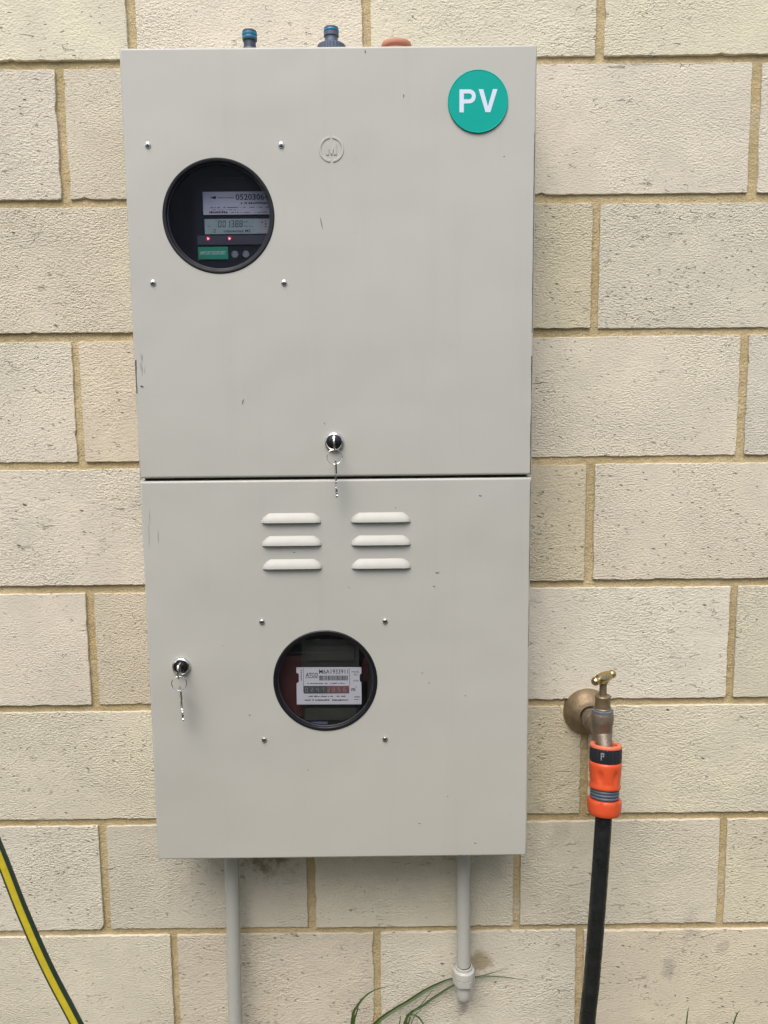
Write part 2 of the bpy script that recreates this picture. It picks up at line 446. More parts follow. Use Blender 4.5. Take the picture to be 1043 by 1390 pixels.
NX, NZ = 140, 110
X0, X1, ZA, ZB = -1.19, 1.79, -.07, 2.49
for j in range(NZ+1):
    for i in range(NX+1):
        x = X0 + (X1-X0)*i/NX; z = ZA + (ZB-ZA)*j/NZ
        mm.v.append((x, .0036 + .0010*noise.noise(Vector((x*14, z*14, 1.3))) + .0008*noise.noise(Vector((x*45, z*45, 7.3))), z))
for j in range(NZ):
    for i in range(NX):
        a = j*(NX+1)+i; mm.f.append([a, a+1, a+NX+2, a+NX+1]); mm.m.append(0)
part('mortar', mm, M['mortar'], wall, sharp=None)
core = MB(); core.box((X0, .03, ZA), (X1, .10, ZB)); part('wall_core', core, M['mortar'], wall, sharp=None)

# ------------------------------------------------------------------ unseen fence added to shade the lower wall (mirrored in the round windows)
fence = thing('added_shade_fence', 'unseen ribbed steel fence added to shade the lower wall, mirrored faintly in the round windows', 'fence', (.4, -2.9, 0))
fp = MB()
prof = [(0,0),(.03,0),(.05,.03),(.10,.03),(.12,0),(.19,0),(.21,.03),(.26,.03)]
xs = []
for k in range(9):
    for a, b in prof: xs.append((-1.17 + k*.28 + a*1.0, b))
xs.append((1.17, 0))
xs = [q for q in xs if q[0] <= 1.17]
n_ = len(xs)
fp.add([(x, y, .06) for x, y in xs] + [(x, y, 1.74) for x, y in xs], [(i, i+1, n_+i+1, n_+i) for i in range(n_-1)])
fme = fp.mesh('fence_panel', M['fence'])
pm = MB(); pm.box((-.03,-.03,0), (.03,.05,1.82)); pme = pm.mesh('fence_post', M['fence'])
rm = MB(); rm.box((-1.16,-.025,0), (1.16,.045,.05)); rme = rm.mesh('fence_rail', M['fence'])
for k in range(-2, 3):
    part('fence_panel', fme, None, fence, at=(.4 + k*2.4, -2.9, 0))
    part('fence_rail', rme, None, fence, at=(.4 + k*2.4, -2.9, 1.745)); part('fence_rail', rme, None, fence, at=(.4 + k*2.4, -2.9, .012))
    part('fence_post', pme, None, fence, at=(.4 + k*2.4 + 1.2, -2.9, 0))

# ================================================================== METER CABINET
F = -.110                                # front plane of the doors
CX0, CX1 = .1110, .5945                  # door sides
CZ0, CZ1, CZM = .6172, 1.6168, 1.1160    # bottom, top, gap between the doors
cab = thing('meter_cabinet', 'tall light grey steel meter cabinet with two doors fixed to the block wall', 'cabinet', ((CX0+CX1)/2, 0, CZ0))
bd = MB(); tk = .0015
bx0, bx1, bz0, bz1 = CX0+.003, CX1-.003, CZ0+.003, CZ1-.003
yb = F + .012
bd.box((bx0, yb, bz0), (bx0+tk, -.0035, bz1)); bd.box((bx1-tk, yb, bz0), (bx1, -.0035, bz1))
bd.box((bx0+tk, yb, bz1-tk), (bx1-tk, -.0035, bz1)); bd.box((bx0+tk, yb, bz0), (bx1-tk, -.0035, bz0+tk))
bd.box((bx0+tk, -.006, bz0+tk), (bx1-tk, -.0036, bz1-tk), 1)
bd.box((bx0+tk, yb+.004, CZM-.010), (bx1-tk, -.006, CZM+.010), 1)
part('enclosure', bd, [M['paint'], M['inside']], cab, sharp=20)

def door_mesh(x0, x1, z0, z1, hole, hr):
    """sheet-metal door with folded edges and a round window opening"""
    hx, hz = hole; N = 128
    angs = [2*math.pi*i/N for i in range(N)]
    for cx, cz in ((x1, z1), (x0, z1), (x0, z0), (x1, z0)):
        a = math.atan2(cz-hz, cx-hx) % (2*math.pi)
        k = min(range(N), key=lambda i: abs((angs[i]-a+math.pi) % (2*math.pi) - math.pi)); angs[k] = a
    def rectpt(a, ins):
        c, s = math.cos(a), math.sin(a)
        tx = ((x1-hx)/c) if c > 1e-9 else ((x0-hx)/c if c < -1e-9 else 1e9)
        tz = ((z1-hz)/s) if s > 1e-9 else ((z0-hz)/s if s < -1e-9 else 1e9)
        t = min(tx, tz); x, z = hx + c*t, hz + s*t
        return min(max(x, x0+ins), x1-ins), min(max(z, z0+ins), z1-ins)
    mb = MB(); loops = []
    def loop(pts): loops.append(list(range(len(mb.v), len(mb.v)+N))); mb.v.extend(pts)
    rr = .0026
    loop([(hx+hr*math.cos(a), F+.010, hz+hr*math.sin(a)) for a in angs])
    loop([(hx+hr*math.cos(a), F, hz+hr*math.sin(a)) for a in angs])
    for q in (0, 22, 45, 68, 90):
        ins = rr*(1-math.sin(R(q))); dy = rr*(1-math.cos(R(q)))
        loop([(x, F+dy, z) for x, z in (rectpt(a, ins) for a in angs)])
    loop([(x, F+.020, z) for x, z in (rectpt(a, 0) for a in angs)])
    loop([(x, F+.020, z) for x, z in (rectpt(a, .0014) for a in angs)])
    loop([(x, F+.003, z) for x, z in (rectpt(a, .0020) for a in angs)])
    for A, B in zip(loops, loops[1:]):
        for i in range(N):
            j = (i+1) % N; mb.f.append([A[i], A[j], B[j], B[i]]); mb.m.append(0)
    me = mb.mesh('door', M['paint'], rootloc(cab), 35, flat=range(N, 2*N))
    return me
W1 = (.2193, 1.4288); W2 = (.3350, .8575); WR = .0632
door1 = part('door', door_mesh(CX0, CX1, CZM+.0022, CZ1, W1, WR), M['paint'], cab, sharp=35, label='upper cabinet door with PV sign, embossed mark and electricity meter window')
door2 = part('door', door_mesh(CX0, CX1, CZ0, CZM-.0014, W2, WR), M['paint'], cab, sharp=35, label='lower cabinet door with six louvres and gas meter window')

def window(c, mat, label):
    w = MB()
    w.lathe([(.0616,-.010),(.0616,-.0004),(.0620,.0008),(.0630,.0013),(.0652,.0013),(.0662,.0006),(.0665,-.0002)], (c[0], F, c[1]), (0,-1,0), 72)
    fr = part('window', w, M['rubber'], cab, label=label)
    p = MB(); p.lathe([(0,-.0030),(.0614,-.0030),(.0614,-.0052),(0,-.0052)], (c[0], F, c[1]), (0,-1,0), 72)
    part('pane', p, mat, fr)
    l = MB(); l.tube([(c[0]+.0606*math.cos(a), F+.0024, c[1]+.0606*math.sin(a)) for a in [2*math.pi*i/64 for i in range(64)]], .0006, 6, closed=True)
    part('gasket', l, M['meterpanel'], fr)
window(W1, M['pane1'], 'round black-rimmed window over the electricity meter')
window(W2, M['pane2'], 'round black-rimmed window over the gas meter')

# screws: pan heads with a dark cross recess
sc = MB(); sc.lathe([(.0036,0),(.0036,.0006),(.0031,.0016),(.0019,.0023),(0,.0025)], (0,0,0), (0,-1,0), 20)
sc.box((-.0017,-.00265,-.00035), (.0017,-.0020,.00035), 1); sc.box((-.00035,-.00262,-.0017), (.00035,-.0019,.0017), 1)
sme = sc.mesh('screw', [M['chrome'], M['darkmetal']])
for d, pts in ((door1, [(.1396,1.5097),(.2957,1.5084),(.1384,1.3527),(.2951,1.3512)]), (door2, [(.2566,.9357),(.4118,.9349),(.2550,.7804),(.4102,.7795)])):
    for x, z in pts:
        o = part('screw', sme, None, d, at=(x, F-.0001, z)); o.rotation_euler = (0, random.uniform(0, 1.5), 0)

# louvres
def louvre_mesh():
    mb = MB(); nu, nv = 28, 10; HW, HT, DP = .0372, .0118, .0052
    idx = []
    for j in range(nv+1):
        v = j/nv; row = []
        hw = HW - .0100*(1-v)**2.2
        for i in range(nu+1):
            u = -1 + 2*i/nu; u = math.copysign(1-(1-abs(u))**1.35, u); x = u*hw
            e = min(1.0, (hw-abs(x))/.0115); e = math.sqrt(max(0, 1-(1-e)**2))
            vv = math.sin(v*math.pi/2)**.9
            row.append(len(mb.v)); mb.v.append((x, -DP*e*vv, HT/2 - v*HT))
        idx.append(row)
    for j in range(nv):
        for i in range(nu): mb.f.append([idx[j][i], idx[j+1][i], idx[j+1][i+1], idx[j][i+1]]); mb.m.append(0)
    lip = idx[-1]; b = []
    for i in lip: x, y, z = mb.v[i]; b.append(len(mb.v)); mb.v.append((x, min(0, y+.0012), z+.0004))
    c = []
    for i in b: x, y, z = mb.v[i]; c.append(len(mb.v)); mb.v.append((x, .0003, z+.0028))
    for i in range(nu):
        mb.f.append([lip[i], b[i], b[i+1], lip[i+1]]); mb.m.append(0)
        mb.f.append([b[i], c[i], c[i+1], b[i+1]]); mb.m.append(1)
    return mb.mesh('louvre', [M['paint'], M['inside']], sharp=50)
lme = louvre_mesh()
for x, zs in ((.2966, (1.0676, 1.0390, 1.0096)), (.4077, (1.0673, 1.0386, 1.0092))):
    for z in zs: part('louvre', lme, None, door2, at=(x, F-.0001, z))

# embossed ring mark with an M
em = MB(); ec = (.3543, 1.5030)
for a0, a1 in ((97, 263), (-83, 83)):
    pts = [R(a0 + (a1-a0)*i/26) for i in range(27)]
    sec = [(.0150, 0), (.0143, .0009), (.0125, .0009), (.0118, 0)]
    vs_ = []
    for a in pts:
        for r_, h_ in sec: vs_.append((ec[0]+r_*math.cos(a), F-h_, ec[1]+r_*math.sin(a)))
    fs = []
    for i in range(26):
        for k in range(3): fs.append((i*4+k, i*4+k+1, i*4+k+5, i*4+k+4))
    fs += [(0,3,2,1), (104,105,106,107)]
    em.add(vs_, fs)
for poly in ([(-.0062,-.006),(-.0030,-.006),(-.0030,.006),(-.0062,.006)], [(.0030,-.006),(.0062,-.006),(.0062,.006),(.0030,.006)],
             [(-.0030,.006),(-.0030,.001),(-.0006,-.006),(.0006,-.006),(-.0030,.006)][:4], [(.0030,.006),(-.0004,-.0055),(.0010,-.006),(.0030,.001)]):
    em.prism([(ec[0]+x, ec[1]+z) for x, z in poly], F-.0009, F)
part('embossed_mark', em, M['paint'], door1, sharp=25, label='embossed ring with the letter M')

# PV sign: thin disc with raised border and white letters
PVc = (.5261, 1.5543); PR = .0351
ps = MB(); ps.lathe([(PR,0),(PR,.0016),(PR-.0006,.0022),(PR-.0012,.0019),(0,.0019)], (PVc[0], F-.0002, PVc[1]), (0,-1,0), 80)
sign = part('sign', ps, M['teal'], cab, sharp=20, label='round teal sign reading PV')
lt = MB(); yl = F - .0024
def arc(cx, cz, r, a0, a1, n=12): return [(cx + r*math.cos(R(a0+(a1-a0)*i/n)), cz + r*math.sin(R(a0+(a1-a0)*i/n))) for i in range(n+1)]
def strip(mb, A, B, y): 
    n = len(A); mb.add([(a, y, b) for a, b in A] + [(a, y, b) for a, b in B], [(i, i+1, n+i+1, n+i) for i in range(n-1)])
px, pz = PVc[0]-.0217, PVc[1]-.0122; HL = .0254
lt.rect(px, pz, px+.0051, pz+HL, yl)                      # stem of the P
ro = .0078; ri = .0032; cxp = px+.0112; czp = pz+HL-ro
outer = [(px+.0051, pz+HL)] + arc(cxp, czp, ro, 90, -90) + [(px+.0051, pz+HL-2*ro)]
inner = [(px+.0051, pz+HL-(ro-ri))] + arc(cxp, czp, ri, 90, -90) + [(px+.0051, pz+HL-ro-ri)]
strip(lt, outer, inner, yl)
vx = px+.0222
for pts in ([(vx, pz+HL), (vx+.0054, pz+HL), (vx+.0110, pz+.0065), (vx+.0110, pz), (vx+.0082, pz)],
            [(vx+.0220, pz+HL), (vx+.0138, pz), (vx+.0110, pz), (vx+.0110, pz+.0065), (vx+.0166, pz+HL)]):
    lt.add([(a, yl, b) for a, b in pts], [tuple(reversed(range(len(pts)))) if pts[0][0] == vx else tuple(range(len(pts)))])
part('lettering', lt, M['signwhite'], sign, sharp=None)

# locks (barrel is a part of the cabinet; the keys in it are things of their own)
def lock(x, z, d):
    mb = MB(); mb.lathe([(.0116,0),(.0118,.0016),(.0110,.0042),(.0098,.0050),(.0090,.0046)], (x, F, z), (0,-1,0), 40)
    o = part('lock', mb, M['chrome'], cab)
    p = MB(); p.lathe([(.0090,.0040),(.0078,.0044),(.0062,.0048),(.0060,.0056),(.0052,.0060),(0,.0060)], (x, F, z), (0,-1,0), 32)
    part('lock_face', p, M['darkmetal'], o)
lock(.3517, 1.1608, door1); lock(.1531, .8794, door2)

# wear: scratches and scuffs of the paint
ws = MB(); sm = MB()
def scratch(mb, x, z, dx, dz, w, y=F-.0004):
    n = Vector((-dz, dx)).normalized()*w/2; r = random.Random(int(x*1e5))
    A = []; B = []
    for i in range(7):
        t = i/6; k = math.sin(math.pi*(t*.9+.05))*r.uniform(.6, 1.2); ox = r.uniform(-.25, .25)*w
        A.append((x+dx*t+n.x*k+ox, z+dz*t+n.y*k)); B.append((x+dx*t-n.x*k+ox, z+dz*t-n.y*k))
    strip(mb, A, B, y)
for a in ((.3399,1.4262,.0022,-.0135,.0011), (.4394,1.5636,.0004,-.004,.0012), (.2420,1.2140,-.0012,-.0062,.0011), (.3395,1.1850,.0014,-.003,.0008),
          (.4752,.9960,.0055,.0004,.0011), (.4722,.9790,.003,-.0003,.0009), (.4525,.6641,.003,-.0006,.0011), (.5250,.6356,.0035,0,.0012),
          (.3268,.9110,.0004,.0022,.0010), (.5125,.8357,.002,.0006,.0010), (.4655,.8538,.0025,-.0005,.0009), (.4575,.8672,.0022,-.001,.0009),
          (.2362,.8140,.0022,-.0006,.0010), (.2980,1.0240,.003,.0003,.0010), (.4260,1.0780,.001,.002,.0009), (.5290,1.0930,.0045,-.0008,.0011),
          (.3660,.9790,.0016,-.001,.0009), (.1175,1.2310,.0035,-.0012,.0022), (.5560,1.4930,.0022,.0006,.0008),
          (.3950,1.6125,.0012,-.004,.0012), (.4900,.7010,.0015,-.001,.0010), (.3100,.7400,.0006,-.002,.0009), (.2050,.9050,.0010,.001,.0008)): scratch(ws, *a)
rs = random.Random(4)
for i in range(7): scratch(sm, .1185+rs.uniform(0, .006), 1.272-rs.uniform(0, .02), -.0012+rs.uniform(-.001, .001), -rs.uniform(.004, .012), rs.uniform(.0005, .0011), y=F-.0003)
for a in ((.1310,1.0545,-.0004,-.012,.0009), (.1306,1.0460,.0003,-.008,.0008), (.1215,1.0800,-.0006,-.02,.0010), (.1196,1.0620,-.0004,-.03,.0009)): scratch(sm, *a, y=F-.0003)
# worn vertical edges, following the fold of the doors
def edge_wear(mb, x, z0, z1, w, side, seed):
    r = random.Random(seed); n = 40; A = []; B = []
    for i in range(n+1):
        z = z0 + (z1-z0)*i/n; k = w*max(.0, .62 + .8*noise.noise(Vector((z*30, seed, .5))) + r.uniform(-.12, .15))
        A.append((x, z)); B.append((x - side*k, z))
    for i in range(n):
        if abs(A[i][0]-B[i][0]) + abs(A[i+1][0]-B[i+1][0]) < 2e-4: continue
        mb.add([(A[i][0], F+.0003, A[i][1]), (A[i+1][0], F+.0003, A[i+1][1]), (B[i+1][0], F-.0003, B[i+1][1]), (B[i][0], F-.0003, B[i][1])], [(0,1,2,3)])
edge_wear(ws, CX1-.0010, 1.1195, 1.262, .0016, 1, 3)
edge_wear(ws, CX1-.0010, .90, 1.110, .0009, 1, 5); edge_wear(ws, CX0+.0012, 1.222, 1.262, .0020, -1, 8)
edge_wear(ws, CX1-.0012, 1.29, 1.52, .0008, 1, 15)
part('scratches', ws, M['wear'], cab, sharp=None)['kind'] = 'stuff'; part('smudges', sm, M['smudge'], cab, sharp=None)['kind'] = 'stuff'

# ================================================================== METERS BEHIND THE WINDOWS
ym = F + .030
em_ = thing('electricity_meter', 'dark electricity meter with grey display and two red lamps behind upper window', 'meter', (.235, -.006, 1.36))
cs = MB(); cs.box((.1835, ym+.002, 1.345), (.330, -.0065, 1.520)); cs.box((.1860, ym+.0002, 1.404), (.326, ym+.002, 1.4365)); cs.box((.150, ym+.018, 1.33), (.34, ym+.03, 1.53))
cs.box((.2100, ym+.0005, 1.4805), (.2450, ym+.002, 1.4835)); cs.box((.2250, ym+.0006, 1.4865), (.2520, ym+.002, 1.492))
part('casing', cs, M['meterblack'], em_)
pn = MB(); pn.box((.1870, ym-.0004, 1.4020), (.325, ym+.0001, 1.4130)); part('trim_strip', pn, M['meterpanel'], em_)
n1 = MB(); n1.box((.1955, ym-.0010, 1.4372), (.3200, ym+.0015, 1.4640)); np_ = part('nameplate', n1, M['label1'], em_)
tx = MB(); yt = ym - .0012
text_mb(tx, '05203064', .2355, 1.4543, .0066, yt, width=.0400, bold=.01); text_mb(tx, 'western power', .2135, 1.4560, .0024, yt, width=.0200)
tx.add([(.2040, yt, 1.4566), (.2075, yt, 1.4562), (.2115, yt, 1.4554), (.2115, yt, 1.4590), (.2080, yt, 1.4582)], [(0,1,2,3,4)])
dashes(tx, .2400, .2900, 1.4492, .0024, yt, seed=1); dashes(tx, .2030, .2850, 1.4448, .0015, yt, seed=2, fill=.6)
text_mb(tx, 'SERIES E350', .2030, 1.4387, .0026, yt, width=.0225) if False else dashes(tx, .2030, .2255, 1.4387, .0027, yt, seed=3, fill=.95)
dashes(tx, .2290, .2850, 1.4390, .0014, yt, seed=4, fill=.6); dashes(tx, .2030, .2500, 1.4422, .0010, yt, seed=5, fill=.5)
part('lettering', tx, M['ink'], np_, sharp=None)
l1 = MB(); l1.box((.1966, ym-.0008, 1.4145), (.2630, ym+.0015, 1.4322)); l1.box((.2631, ym-.0007, 1.4147), (.3000, ym+.0015, 1.4320), 1)
scr = part('display', l1, [M['lcd'], M['lcd2']], em_)
dg_ = MB(); yd = ym - .0010
for i, ch in enumerate('001388'): seven(dg_, ch, .2130 + i*.00515, 1.4222, .0039, .0080, yd, .0010)
text_mb(dg_, 'kW', .2445, 1.4275, .0026, yd, width=.0058); text_mb(dg_, 'connected MS', .2195, 1.4163, .0034, yd, width=.0330, bold=.018)
seven(dg_, '0', .2070, 1.4162, .0028, .0040, yd, .0006); dashes(dg_, .1990, .2040, 1.4225, .0012, yd, seed=8); dashes(dg_, .2450, .2560, 1.4228, .0012, yd, seed=9)
dg_.rect(.2660, 1.4270, .2675, 1.4288, yd); dg_.rect(.2700, 1.4290, .2725, 1.4298, yd); dg_.rect(.2704, 1.4250, .2722, 1.4268, yd); dg_.rect(.2695, 1.4225, .2730, 1.4232, yd)
part('digits', dg_, M['lcdink'], scr, sharp=None)
for x, z in ((.2002, 1.4091), (.2263, 1.4090)):
    b = MB(); b.lathe([(.0027,0),(.0026,.0004),(.0016,.0006)], (x, ym-.0004, z), (0,-1,0), 20); lo = part('indicator_lamp', b, M['halo'], em_)
    b = MB(); b.lathe([(.0019,.0002),(.0015,.0010),(0,.0014)], (x, ym-.0004, z), (0,-1,0), 3); part('lens', b, M['lamp'], lo)
st = MB(); st.box((.1872, ym+.0000, 1.3848), (.2237, ym+.0016, 1.3995)); sk = part('sticker', st, M['green'], em_)
tx = MB(); text_mb(tx, 'IMPORT/EXPORT', .1895, 1.3902, .0042, ym-.0002, width=.0318, bold=.02); part('lettering', tx, M['stickertext'], sk, sharp=None)
for x in (.2320, .2456):
    b = MB(); b.lathe([(.0042,0),(.0042,.0010),(.0034,.0014),(.0031,.0008),(0,.0008)], (x, ym+.002, 1.3905), (0,-1,0), 24); part('button', b, M['button'], em_)

yg = F + .0135
gm = thing('gas_meter', 'gas meter with white index plate and counter behind the lower window', 'meter', (.337, -.006, .70))
cs = MB()
cs.box((.3020, yg+.010, .742), (.3760, -.0065, .905)); cs.box((.3080, yg+.006, .878), (.3700, yg+.010, .898)); cs.box((.3060, yg+.004, .7985), (.3720, yg+.010, .8150))
part('casing', cs, M['gasgrey'], gm)
gr = MB(); gr.box((.2720, yg+.008, .802), (.3019, -.04, .884)); part('bracket', gr, M['gasred'], gm)
gr = MB(); gr.box((.3800, yg+.018, .846), (.398, -.03, .878)); part('bracket', gr, M['gasred'], gm)
pp = MB(); pp.tube([(.2740, yg+.020, .735), (.2740, yg+.020, .905)], .0045, 12); pp.tube([(.3920, yg+.022, .80), (.3920, yg+.022, .885)], .006, 12); pp.tube([(.2720, yg+.006, .8890), (.3500, yg+.006, .8890)], .0006, 6); part('pipe', pp, M['gasgrey'], gm)
gb = MB(); gb.box((.3100, yg+.006, .786), (.3345, yg+.010, .7955)); part('sticker', gb, M['gasblue'], gm)
pl = MB(); poly = [(.2954,.8214),(.3792,.8214),(.3792,.8500),(.3770,.8515),(.3770,.8612),(.3792,.8628),(.3792,.8702),(.2954,.8702),(.2954,.8640),(.2985,.8622),(.2985,.8512),(.2954,.8490)]
pl.prism(poly, yg, yg+.003); plate = part('index_plate', pl, M['plate'], gm, sharp=20)
gt = MB(); yi = yg - .0002
text_mb(gt, 'M6A1933911', .3248, .8626, .0058, yi, width=.0372, bold=.003); text_mb(gt, 'ATCO', .3074, .8588, .0050, yi, width=.0156, bold=.015, shear=.15)
gt.rect(.3070, .8570, .3232, .8576, yi)
rx = random.Random(5); x = .3250
while x < .3615:
    w = rx.choice([.0003, .0005, .0008]); gt.rect(x, .8536, x+w, .8600, yi); x += w + rx.choice([.0003, .0004, .0006])
dashes(gt, .3092, .3590, .8488, .0016, yi, seed=11); dashes(gt, .3107, .3584, .8313, .0020, yi, seed=12, fill=.7); dashes(gt, .3059, .3621, .8262, .0022, yi, seed=13, fill=.8)
text_mb(gt, 'm', .3662, .8395, .0052, yi, width=.0050, bold=.02); text_mb(gt, '3', .3716, .8440, .0022, yi, width=.0012)
text_mb(gt, 'MODEL', .3668, .8640, .0022, yi, width=.0095); text_mb(gt, '750', .3690, .8602, .0022, yi, width=.0048); text_mb(gt, '1070', .3690, .8518, .0024, yi, width=.0062)
dashes(gt, .3700, .3775, .8305, .0018, yi, seed=16, fill=.95); dashes(gt, .3700, .3770, .8272, .0016, yi, seed=17, fill=.9)
gt.rect(.3637, .8470, .3641, .8702, yi); gt.rect(.3042, .8380, .3046, .8702, yi)
for i in range(6): gt.rect(.3010, .8535+i*.0025, .3022, .8551+i*.0025, yi)
part('lettering', gt, M['ink'], plate, sharp=None)
ct = MB(); ct.box((.3046, yg-.0003, .8362), (.3350, yg-.0001, .8464)); ct.box((.3350, yg-.0003, .8362), (.3634, yg-.0001, .8464), 1)
co = part('counter', ct, [M['counterblack'], M['counterred']], gm)
cd = MB()
for i, ch in enumerate('02473856'): seven(cd, ch, .3068+i*.0070, .8388, .0030, .0052, yg-.0005, .0006, slant=0)
part('digits', cd, M['digit'], co, sharp=None)
gm.rotation_euler = (0, R(.5), 0)

# ================================================================== KEYS
def key_poly(L=.046, bow=.0185, bw=.0170, seed=0):
    """outline in (along, across): bow first, then toothed blade"""
    r = random.Random(seed); top = [(0, -.0035), (0, .0035), (.0025, bw/2), (bow-.004, bw/2), (bow, .0036)]
    a = bow; low = []
    up_ = [(bow+.001, .0036), (L-.002, .0036), (L, .001)]
    a = L-.002; teeth = []
    while a > bow+.004:
        teeth.append((a, r.uniform(-.0036, -.0012))); a -= .0021; teeth.append((a, r.uniform(-.0040, -.0026))); a -= .0012
    return top + up_ + teeth + [(bow, -.0036), (bow-.004, -bw/2), (.0025, -bw/2)]
def key_mb(origin, along, across, th=.0020, seed=0, hole=True):
    o, a, c = Vector(origin), Vector(along).normalized(), Vector(across).normalized(); nrm = a.cross(c).normalized()
    P = key_poly(seed=seed); n = len(P); mb = MB()
    vs_ = [o + a*p + c*q + nrm*th/2 for p, q in P] + [o + a*p + c*q - nrm*th/2 for p, q in P]
    fs = [tuple(range(n)), tuple(range(2*n-1, n-1, -1))] + [(i, i+n, (i+1) % n + n, (i+1) % n) for i in range(n)]
    mb.add(vs_, fs)
    for s_ in (1, -1):                                          # milled groove along the blade and the hole in the bow
        q = nrm*s_*(th/2+.0001)
        mb.add([o+a*.019+c*.0004+q, o+a*.044+c*.0004+q, o+a*.044+c*.0016+q, o+a*.019+c*.0016+q], [(0,1,2,3)], 1)
        mb.add([o+a*(.0035+.0018*math.cos(t))+c*(.0018*math.sin(t))+q for t in [2*math.pi*i/12 for i in range(12)]], [tuple(range(12))], 1)
    return mb
def key_set(label, lx, lz, kx, rz, tipx, tipz, rot):
    t = thing('key_set', label, 'keys', (lx, F, lz), 'keys left in the cabinet locks')
    part('key', key_mb((kx, F-.0265, lz-.0005), (0,1,0), (0,0,1), seed=2), [M['steel'], M['darkmetal']], t)
    yr = F - .0235; rad = .0090
    rg = MB()
    for k in (0, .0007):
        rg.tube([(kx + .0004 + rad*math.sin(a), yr + k + .0012*math.sin(a), rz + rad*math.cos(a)) for a in [2*math.pi*i/40 for i in range(40)]], .00045, 6, closed=True)
    part('key_ring', rg, M['chrome'], t)
    top = Vector((kx+.0010, yr+.0004, rz-rad+.0040)); tip = Vector((tipx, yr+.004, tipz))
    part('key', key_mb(top, tip-top, (-math.sin(R(rot)), math.cos(R(rot)), 0), seed=4), [M['steel'], M['darkmetal']], t)
key_set('bunch of keys hanging from the lock of the upper cabinet door', .3517, 1.1608, .3527, 1.1440, .3546, 1.0930, 9)
key_set('bunch of keys hanging from the lock of the lower cabinet door', .1531, .8794, .1546, .8645, .1568, .8155, 20)

# ================================================================== FITTINGS ON TOP OF THE CABINET
zt = CZ1 - .003 + .0002
z1 = zt - .0
f1 = thing('hose_fitting', 'small dark hose adaptor with two blue rings standing on cabinet top', 'hose fitting', (.2565, -.07, zt), 'hose fittings on the cabinet top')
b = MB(); b.lathe([(.0130,0),(.0130,.0100),(.0105,.0150),(.0100,.0165),(.0074,.0170),(.0071,.0255),(.0084,.0258),(.0087,.0268),(.0087,.0278),(.0082,.0280),(.0082,.0298),(.0087,.0300),(.0087,.0318),(.0082,.0320),(.0082,.0340),(.0087,.0342),(.0087,.0360),(.0080,.0372),(.0068,.0376),(.0052,.0376),(.0052,.0260),(0,.0260)], (.2565,-.07,zt), n=36)
part('body', b, M['slate'], f1)
for z in (.0289, .0330):
    b = MB(); b.lathe([(.0081,-.0014),(.0088,-.0012),(.0091,0),(.0088,.0012),(.0081,.0014)], (.2565,-.07,zt+z), n=36); part('ring', b, M['blue'], f1)
f2 = thing('hose_fitting', 'blue-grey tap adaptor with ribbed flared base standing on cabinet top', 'hose fitting', (.3545, -.07, zt), 'hose fittings on the cabinet top')
b = MB(); b.lathe([(.0165,0),(.0172,.0175),(.0170,.0192),(.0130,.0212),(.0090,.0230),(.0079,.0245),(.0078,.0292),(.0090,.0300),(.0090,.0345),(.0082,.0350)], (.3545,-.07,zt), n=72, rfun=lambda k, i, a: 1.0 - (.04 if (k < 3 and i % 3 == 0) else 0))
b.lathe([(.0082,.0374),(.0088,.0376),(.0087,.0396),(.0076,.0404),(.0056,.0405),(.0050,.0400),(0,.0395)], (.3545,-.07,zt), n=36); part('body', b, M['slate2'], f2, sharp=40)
b = MB(); b.lathe([(.0081,.0348),(.0089,.0351),(.0092,.0362),(.0089,.0373),(.0081,.0376)], (.3545,-.07,zt), n=36); part('ring', b, M['blue'], f2)
f3 = MB(); f3.lathe([(.0150,0),(.0150,.0150),(.0172,.0158),(.0180,.0166),(.0181,.0196),(.0176,.0210),(.0160,.0217),(.0135,.0216),(.0125,.0190),(0,.0190)], (.4325,-.07,zt), n=60, rfun=lambda k, i, a: 1.0 - (.015 if (k in (3, 4) and i % 2 == 0) else 0))
single('hose_fitting', f3, M['salmon'], 'faded salmon-orange flat hose cap lying on cabinet top', 'hose fitting', 'hose fittings on the cabinet top', sharp=40)

# ================================================================== CONDUITS BELOW THE CABINET
cy = -.030
c1 = MB(); c1.tube(smooth_path([(.1917, cy, .640), (.1912, cy, .545), (.1900, cy, .450), (.1886, cy, .320), (.1880, cy, .15), (.1880, cy, -.03)], 6), .0100, 24)
single('conduit', c1, M['pvc'], 'grey plastic conduit running from cabinet bottom down out of the picture', 'conduit')
c2 = thing('conduit', 'short pale conduit with coupling and rounded end below cabinet', 'conduit', (.5200, cy, .348))
b = MB(); b.tube([(.5195, cy, .640), (.5196, cy, .52), (.5203, cy, .404)], .0096, 24); part('tube', b, M['pvc2'], c2)
b = MB(); b.lathe([(.0100,.0150),(.0118,.0148),(.0122,.0110),(.0128,.0104),(.0152,.0090),(.0156,.0050),(.0156,.0000),(.0150,-.0010)], (.5207, cy, .388), n=36)
b.lathe([(.0148,-.0008),(.0152,-.0014),(.0152,-.0105),(.0143,-.0125),(.0110,-.0130)], (.5207, cy, .388), n=48, rfun=lambda k, i, a: 1.0/max(.92, math.cos((a % (math.pi/3)) - math.pi/6))*.97)
part('coupling', b, M['pvc2'], c2, sharp=18)
b = MB(); b.lathe([(.0108,-.0125),(.0108,-.0270),(.0102,-.0330),(.0085,-.0375),(.0055,-.0402),(0,-.0412)], (.5207, cy, .388), n=32); part('end_cap', b, M['pvc2'], c2)

